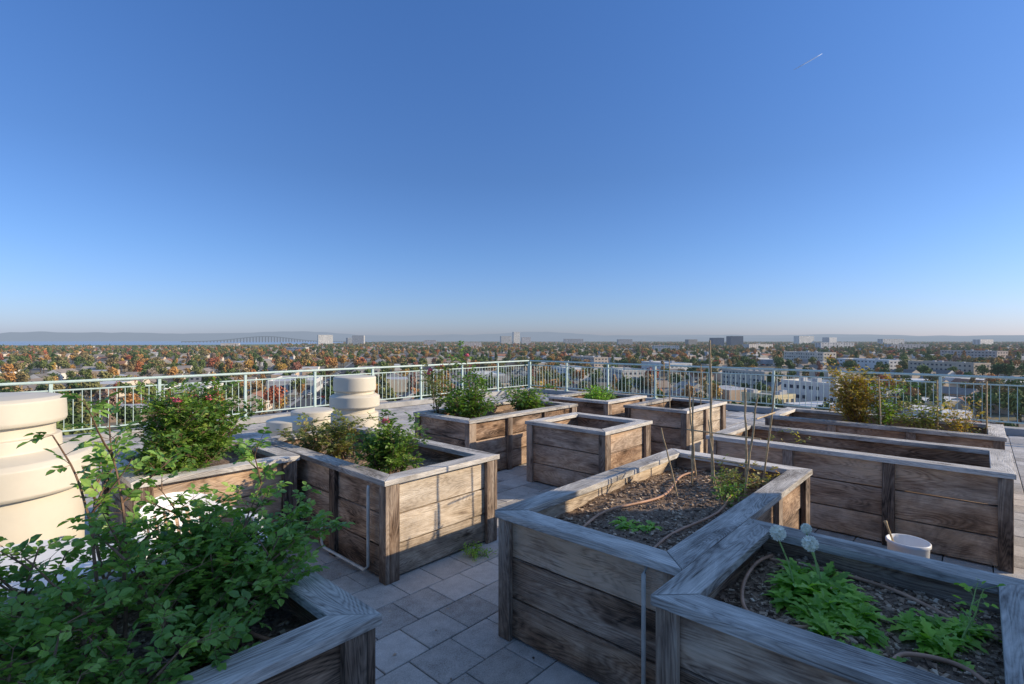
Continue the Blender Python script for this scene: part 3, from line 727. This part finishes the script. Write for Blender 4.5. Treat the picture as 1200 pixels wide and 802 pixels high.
def blocked(p, m=0):
    for q, r in foot:
        if (p-q).xy.length < r+m: return True
    return False
def houses(name, n, dmin, dmax, flat=0.2):
    cb = CB(); cnt = 0; tries = 0
    while cnt < n and tries < n*6:
        tries += 1
        d = R_(dmin, dmax)
        p = place(d, R_(-1.15, 1.15)); p.z = 0
        if water_zone(p): continue
        a, b = street_dist(p)
        if d < 1200 and (a < 15 or b < 16): continue
        if d < 900 and blocked(p, 4): continue
        cnt += 1
        yaw = SY + random.choice((0, math.pi/2)); l = R_(11, 18); w = R_(8, 11); h = R_(3, 5.5)
        if d > 1500: l *= 1.3; h *= 1.15
        wall = random.choice(((0.72,0.62,0.48),(0.80,0.76,0.69),(0.60,0.52,0.4),(0.70,0.6,0.48),(0.42,0.43,0.44),(0.70,0.52,0.36)))
        roof = random.choice(((0.22,0.20,0.18),(0.30,0.24,0.19),(0.34,0.29,0.25),(0.38,0.19,0.12),(0.46,0.41,0.35)))
        if random.random() < flat:
            cb.obb(p, yaw, l*1.5, w*1.5, GZ, GZ+h+2, wall, random.choice(((0.7,0.7,0.68),(0.5,0.5,0.5),(0.75,0.73,0.7)))); continue
        dx = Vector((math.cos(yaw), math.sin(yaw), 0)); dy = Vector((-math.sin(yaw), math.cos(yaw), 0))
        z0 = Z*GZ; z1 = Z*(GZ+h); z2 = Z*(GZ+h+w*.28)
        c = [p+dx*(sx_*l/2)+dy*(sy_*w/2) for sx_, sy_ in ((-1,-1),(1,-1),(1,1),(-1,1))]
        for i in range(4): cb.quad([c[i]+z0, c[(i+1) % 4]+z0, c[(i+1) % 4]+z1, c[i]+z1], wall)
        ra = p-dx*l/2+z2; rb = p+dx*l/2+z2
        cb.quad([c[3]+z1, c[0]+z1, ra], wall); cb.quad([c[1]+z1, c[2]+z1, rb], wall)
        o = dy*.5-Z*.25
        cb.quad([c[0]+z1-o, c[1]+z1-o, rb, ra], roof); cb.quad([c[2]+z1+o, c[3]+z1+o, ra, rb], roof)
        if d < 700:
            for s in (-1, 1):
                for k in (-.3, 0, .3): cb.obb(p+dx*(k*l)+dy*(s*(w/2+.03)), yaw, 1.6, .1, GZ+1, GZ+2.3, (0.05,0.06,0.07))
    cb.obj(name, M_CITY)
houses('distant_houses', 360, 150, 900, .22)
houses('distant_houses', 2300, 800, 5500, .2)

def tree_mat():
    m, nt, b, out = newmat('city_tree_foliage')
    r = N(nt, 'ShaderNodeObjectInfo').outputs['Random']; f = attr(nt, 'rnd').outputs['Fac']
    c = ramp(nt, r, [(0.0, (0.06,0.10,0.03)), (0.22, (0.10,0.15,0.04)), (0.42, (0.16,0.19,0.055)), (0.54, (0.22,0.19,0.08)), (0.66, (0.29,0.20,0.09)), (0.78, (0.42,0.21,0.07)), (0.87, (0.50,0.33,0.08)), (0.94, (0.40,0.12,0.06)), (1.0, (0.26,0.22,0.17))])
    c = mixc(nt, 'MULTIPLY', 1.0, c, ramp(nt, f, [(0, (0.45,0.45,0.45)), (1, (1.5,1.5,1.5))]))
    L(nt, c, b.inputs['Base Color']); b.inputs['Roughness'].default_value = 0.8
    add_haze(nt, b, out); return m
M_TREE = tree_mat()
m_, nt_, b_, o_ = newmat('city_tree_trunk'); b_.inputs['Base Color'].default_value = (0.09,0.065,0.045,1); add_haze(nt_, b_, o_); M_TRUNK = m_
def tree_mesh(kind, nq):
    mb = MB(); lobes = []
    if kind == 'round':
        for i in range(9): a = R_(0, 6.28); rr = R_(0, 2.6); lobes.append((Vector((rr*math.cos(a), rr*math.sin(a), R_(4.2, 8.2))), R_(1.3, 2.3)))
    elif kind == 'tall':
        for i in range(9): lobes.append((Vector((R_(-.8,.8), R_(-.8,.8), 2.5+i*1.05)), 1.9-0.14*i))
    else:
        for i in range(11): a = R_(0, 6.28); rr = R_(0.5, 4.0); lobes.append((Vector((rr*math.cos(a), rr*math.sin(a), R_(4.0, 6.6))), R_(1.1, 1.9)))
    mb.tube([(0,0,0),(0.1,0,2),(0,0.1,4.5)], [.35,.26,.15], 5, 1)
    for c, r in lobes[:6]: mb.tube([(0,0,2.6), tuple(c)], [.14,.05], 4, 1)
    for i in range(nq):
        c, r = random.choice(lobes); d = rdir(-.8, 1); p = c + d*r*R_(.55, 1.08); s = R_(.3, .65)
        a = (d + rdir()*0.8).normalized(); x = a.orthogonal().normalized()*s; y = a.cross(x).normalized()*s*R_(.6,1)
        b = len(mb.v); mb.v += [p-x-y*.3, p+x*.2-y, p+x+y*.3, p-x*.2+y]
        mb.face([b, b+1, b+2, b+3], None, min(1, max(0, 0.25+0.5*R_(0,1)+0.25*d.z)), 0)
    return mb
def instancer(name, child_mb, child_mats, pts):
    vs = []; fs = []
    for (p, s, a) in pts:
        b = len(vs); h = s/2
        for k in range(4):
            an = a + math.pi/4 + k*math.pi/2; vs.append((p[0]+math.cos(an)*h*1.41421, p[1]+math.sin(an)*h*1.41421, p[2]))
        fs.append([b, b+1, b+2, b+3])
    me = bpy.data.meshes.new(name); me.from_pydata(vs, [], fs); o = bpy.data.objects.new(name, me); scene.collection.objects.link(o)
    o.instance_type = 'FACES'; o.use_instance_faces_scale = True; o.instance_faces_scale = 1.0
    o.show_instancer_for_render = False; o.show_instancer_for_viewport = False
    child_mb.obj(name+'_unit', child_mats, o)
random.seed(99)
kinds = [('round', 560), ('round', 560), ('tall', 420), ('wide', 560), ('round', 380)]
buckets = [[] for _ in kinds]
def scatter(n, dmin, dmax, smin, smax):
    for _ in range(n):
        d = R_(dmin, dmax); p = place(d, R_(-1.15, 1.15)); p.z = 0
        if water_zone(p): continue
        a, b = street_dist(p)
        if d < 1500 and (a < 5.5 or b < 6.5): continue
        if d < 900 and blocked(p, 1): continue
        k = random.choices(range(5), (3, 3, 1.2, 2, 2))[0]
        buckets[k].append(((p.x, p.y, GZ), R_(smin, smax), R_(0, 6.28)))
scatter(950, 120, 500, 0.55, 1.3); scatter(2400, 450, 1200, 0.7, 1.45); scatter(5000, 1100, 2600, 0.85, 1.5); scatter(8000, 2400, 6500, 1.1, 1.8)
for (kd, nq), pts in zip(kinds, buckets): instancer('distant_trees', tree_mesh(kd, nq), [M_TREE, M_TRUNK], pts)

def car_mat():
    m, nt, b, out = newmat('car_paint'); r = N(nt, 'ShaderNodeObjectInfo').outputs['Random']
    L(nt, ramp(nt, r, [(0, (0.7,0.7,0.7)), (0.3, (0.35,0.36,0.38)), (0.5, (0.04,0.04,0.045)), (0.7, (0.3,0.02,0.02)), (0.85, (0.03,0.07,0.2))], 'CONSTANT'), b.inputs['Base Color'])
    setin(b, Roughness=0.3); add_haze(nt, b, out); return m
mb = MB()
mb.box((0,0,.62), X, Y, 4.4, 1.75, .6, 0); mb.box((-.15,0,1.15), X, Y, 2.4, 1.5, .5, 1); mb.box((-.15,0,1.42), X, Y, 2.0, 1.45, .06, 0)
for sx2 in (-1.4, 1.4):
    for sy2 in (-.8, .8): mb.tube([(sx2, sy2-.1, .32), (sx2, sy2+.1, .32)], .32, 10, 1)
M_DK = simple('car_glass', (0.03,0.035,0.04), 0.2)
pts = []
for i in range(-6, 7):
    for k in range(60):
        if random.random() < .55: continue
        for s in (-1, 1):
            p = sy*(i*PA+35+s*4.2) + sx*(130+k*7.2)
            if p.dot(FW) > 100: pts.append(((p.x, p.y, GZ+.06), 1.0, SY))
for k in range(160):
    p = sx*(110+PB*random.choice((0,1,2))+R_(-3,3)) + sy*R_(-400, 400)
    if p.dot(FW) > 100: pts.append(((p.x, p.y, GZ+.1), 1.0, SY+math.pi/2))
instancer('parked_cars', mb, [car_mat(), M_DK], pts)

def flat(name, pts, z, mat):
    me = bpy.data.meshes.new(name); me.from_pydata([(p.x, p.y, z) for p in pts], [], [list(range(len(pts)))]); me.materials.append(mat)
    scene.collection.objects.link(bpy.data.objects.new(name, me))
m, nt, b, out = newmat('bay_water'); b.inputs['Base Color'].default_value = (0.30,0.42,0.56,1); b.inputs['Roughness'].default_value = 0.5
g = N(nt, 'ShaderNodeNewGeometry').outputs['Position']; bump(nt, b, noise(nt, g, 0.05, 3), 0.3, 1.0); add_haze(nt, b, out, 14000, .7)
flat('bay_water', [place(2900,-1.6), place(2900,-1.0), place(3300,-.6), place(4000,-.40), place(9000,-.28), place(20000,-.25), place(20000,-1.6)], GZ+1.0, m)
m, nt, b, out = newmat('marsh_grass'); g = N(nt, 'ShaderNodeNewGeometry').outputs['Position']
L(nt, ramp(nt, noise(nt, g, 0.004, 4), [(0.4, (0.12,0.18,0.04)), (0.6, (0.21,0.24,0.08))]), b.inputs['Base Color']); add_haze(nt, b, out)
flat('marsh', [place(2000,-1.6), place(2000,-.9), place(2000,-.45), place(3000,-.42), place(4050,-.40), place(3350,-.6), place(2950,-1.0), place(2950,-1.6)], GZ+.6, m)
be = CB(); br0 = place(6500, -.645); br1 = place(8200, -.30); dv = br1-br0; Lb = dv.length; dn = dv.normalized(); by = math.atan2(dn.y, dn.x)
prev = None
for i in range(61):
    t = i/60; zz = GZ+16+72*math.exp(-((t-.42)/.20)**2); p = br0+dv*t; p.z = zz
    if prev is not None:
        a = prev; q = p; sd = Vector((-dn.y, dn.x, 0))*12
        be.quad([a-sd, q-sd, q+sd, a+sd], (0.12,0.13,0.15)); be.quad([a-sd-Z*10, q-sd-Z*10, q-sd, a-sd], (0.05,0.07,0.09)); be.quad([a+sd-Z*10, q+sd-Z*10, q+sd, a+sd], (0.05,0.07,0.09))
    be.obb(p, by, 10, 20, GZ, zz-4, (0.06,0.07,0.09)); prev = p
be.obj('bay_bridge', M_CITY)
def hills(name, d, fn, col, t0=-1.4, t1=1.4, n=240, hl=6500):
    m, nt, b, out = newmat(name+'_surface')
    g = N(nt, 'ShaderNodeNewGeometry').outputs['Position']
    L(nt, ramp(nt, noise(nt, g, 0.0008, 5), [(0.35, tuple(c*.7 for c in col)), (0.65, tuple(c*1.2 for c in col))]), b.inputs['Base Color'])
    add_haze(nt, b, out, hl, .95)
    vs = []; fs = []
    for i in range(n+1):
        t = t0+(t1-t0)*i/n; h = max(0, fn(t))
        p = place(d, t); p2 = place(d*1.12, t)
        vs += [(p.x, p.y, GZ), (p2.x, p2.y, GZ+h*.75*1.05), (place(d*1.2, t).x, place(d*1.2, t).y, GZ+30+h*1.2)]
    for i in range(n):
        for k in range(2): q = 3*i+k; fs.append([q, q+3, q+4, q+1])
    me = bpy.data.meshes.new(name); me.from_pydata(vs, [], fs); me.materials.append(m); scene.collection.objects.link(bpy.data.objects.new(name, me))
def hf(t):
    e = 240*math.exp(-((t+.85)/.35)**2)+190*math.exp(-((t+.42)/.16)**2)+220*math.exp(-((t-.03)/.25)**2)+90*math.exp(-((t-.7)/.4)**2)
    return e*(1+.25*mnoise.noise(Vector((t*9, 0, 0)))+.12*mnoise.noise(Vector((t*30, 3, 0))))
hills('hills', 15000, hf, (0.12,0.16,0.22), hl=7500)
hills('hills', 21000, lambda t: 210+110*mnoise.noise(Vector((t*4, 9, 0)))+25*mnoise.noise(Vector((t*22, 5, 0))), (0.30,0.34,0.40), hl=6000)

# contrail
m, nt, b, out = newmat('ice_cloud'); b.inputs['Base Color'].default_value = (0.75,0.85,0.98,1)
tr = N(nt, 'ShaderNodeBsdfTranslucent'); tr.inputs[0].default_value = (.75,.85,.98,1); mx = N(nt, 'ShaderNodeMixShader'); mx.inputs[0].default_value = .5
L(nt, b.outputs[0], mx.inputs[1]); L(nt, tr.outputs[0], mx.inputs[2]); L(nt, mx.outputs[0], out.inputs[0])
a = place(14000, 0.550, 14000*.528); c = place(14000, 0.606, 14000*.560)
mb = MB(); mb.tube([a, a.lerp(c, .35), a.lerp(c, .8), c], [5, 18, 15, 5], 8); mb.obj('contrail_cloud', [m], smooth=True)

# ---------------------------------------------------------------- light, sky, camera
S = Vector((0.65, -0.76, 0)).normalized(); EL = math.radians(22)
sd = Vector((S.x*math.cos(EL), S.y*math.cos(EL), math.sin(EL)))
sl = bpy.data.lights.new('sun', 'SUN'); sl.energy = 5.0; sl.angle = math.radians(.5); sl.color = (1.0, 0.83, 0.60)
so = bpy.data.objects.new('sun', sl); scene.collection.objects.link(so); so.rotation_euler = sd.to_track_quat('Z', 'Y').to_euler()
w = bpy.data.worlds.new('World'); scene.world = w; w.use_nodes = True; nt = w.node_tree
bg = nt.nodes['Background']; sk = nt.nodes.new('ShaderNodeTexSky'); sk.sky_type = 'NISHITA'; sk.sun_disc = False
sk.sun_elevation = EL; sk.sun_rotation = math.atan2(S.x, S.y); sk.air_density = 1.0; sk.dust_density = 0.6; sk.ozone_density = 2.5
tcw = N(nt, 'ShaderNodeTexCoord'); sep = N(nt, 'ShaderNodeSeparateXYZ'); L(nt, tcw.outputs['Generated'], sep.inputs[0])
k = 0.45   # colour grading of the clear-sky model by elevation, zenith brightened as added shade fill (values stored scaled down, restored below)
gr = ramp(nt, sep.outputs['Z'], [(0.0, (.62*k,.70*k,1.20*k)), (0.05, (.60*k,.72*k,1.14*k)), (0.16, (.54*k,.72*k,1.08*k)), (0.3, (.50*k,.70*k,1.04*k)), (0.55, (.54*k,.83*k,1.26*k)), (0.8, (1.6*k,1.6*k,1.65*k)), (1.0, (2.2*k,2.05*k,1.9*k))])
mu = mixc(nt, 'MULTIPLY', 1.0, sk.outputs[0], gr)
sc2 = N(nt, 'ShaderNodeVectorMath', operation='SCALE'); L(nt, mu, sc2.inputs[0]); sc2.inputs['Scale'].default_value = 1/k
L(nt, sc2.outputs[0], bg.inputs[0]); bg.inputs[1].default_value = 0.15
cam = bpy.data.cameras.new('camera'); cam.lens = 18; cam.sensor_width = 36; cam.clip_end = 90000; cam.clip_start = .05; cam.shift_y = -0.0017
co = bpy.data.objects.new('camera', cam); scene.collection.objects.link(co); co.location = (0, 0, 1.8); co.rotation_euler = (math.radians(90), 0, PHI-math.pi/2)
scene.camera = co
scene.view_settings.view_transform = 'Standard'; scene.view_settings.look = 'None'; scene.view_settings.exposure = 0
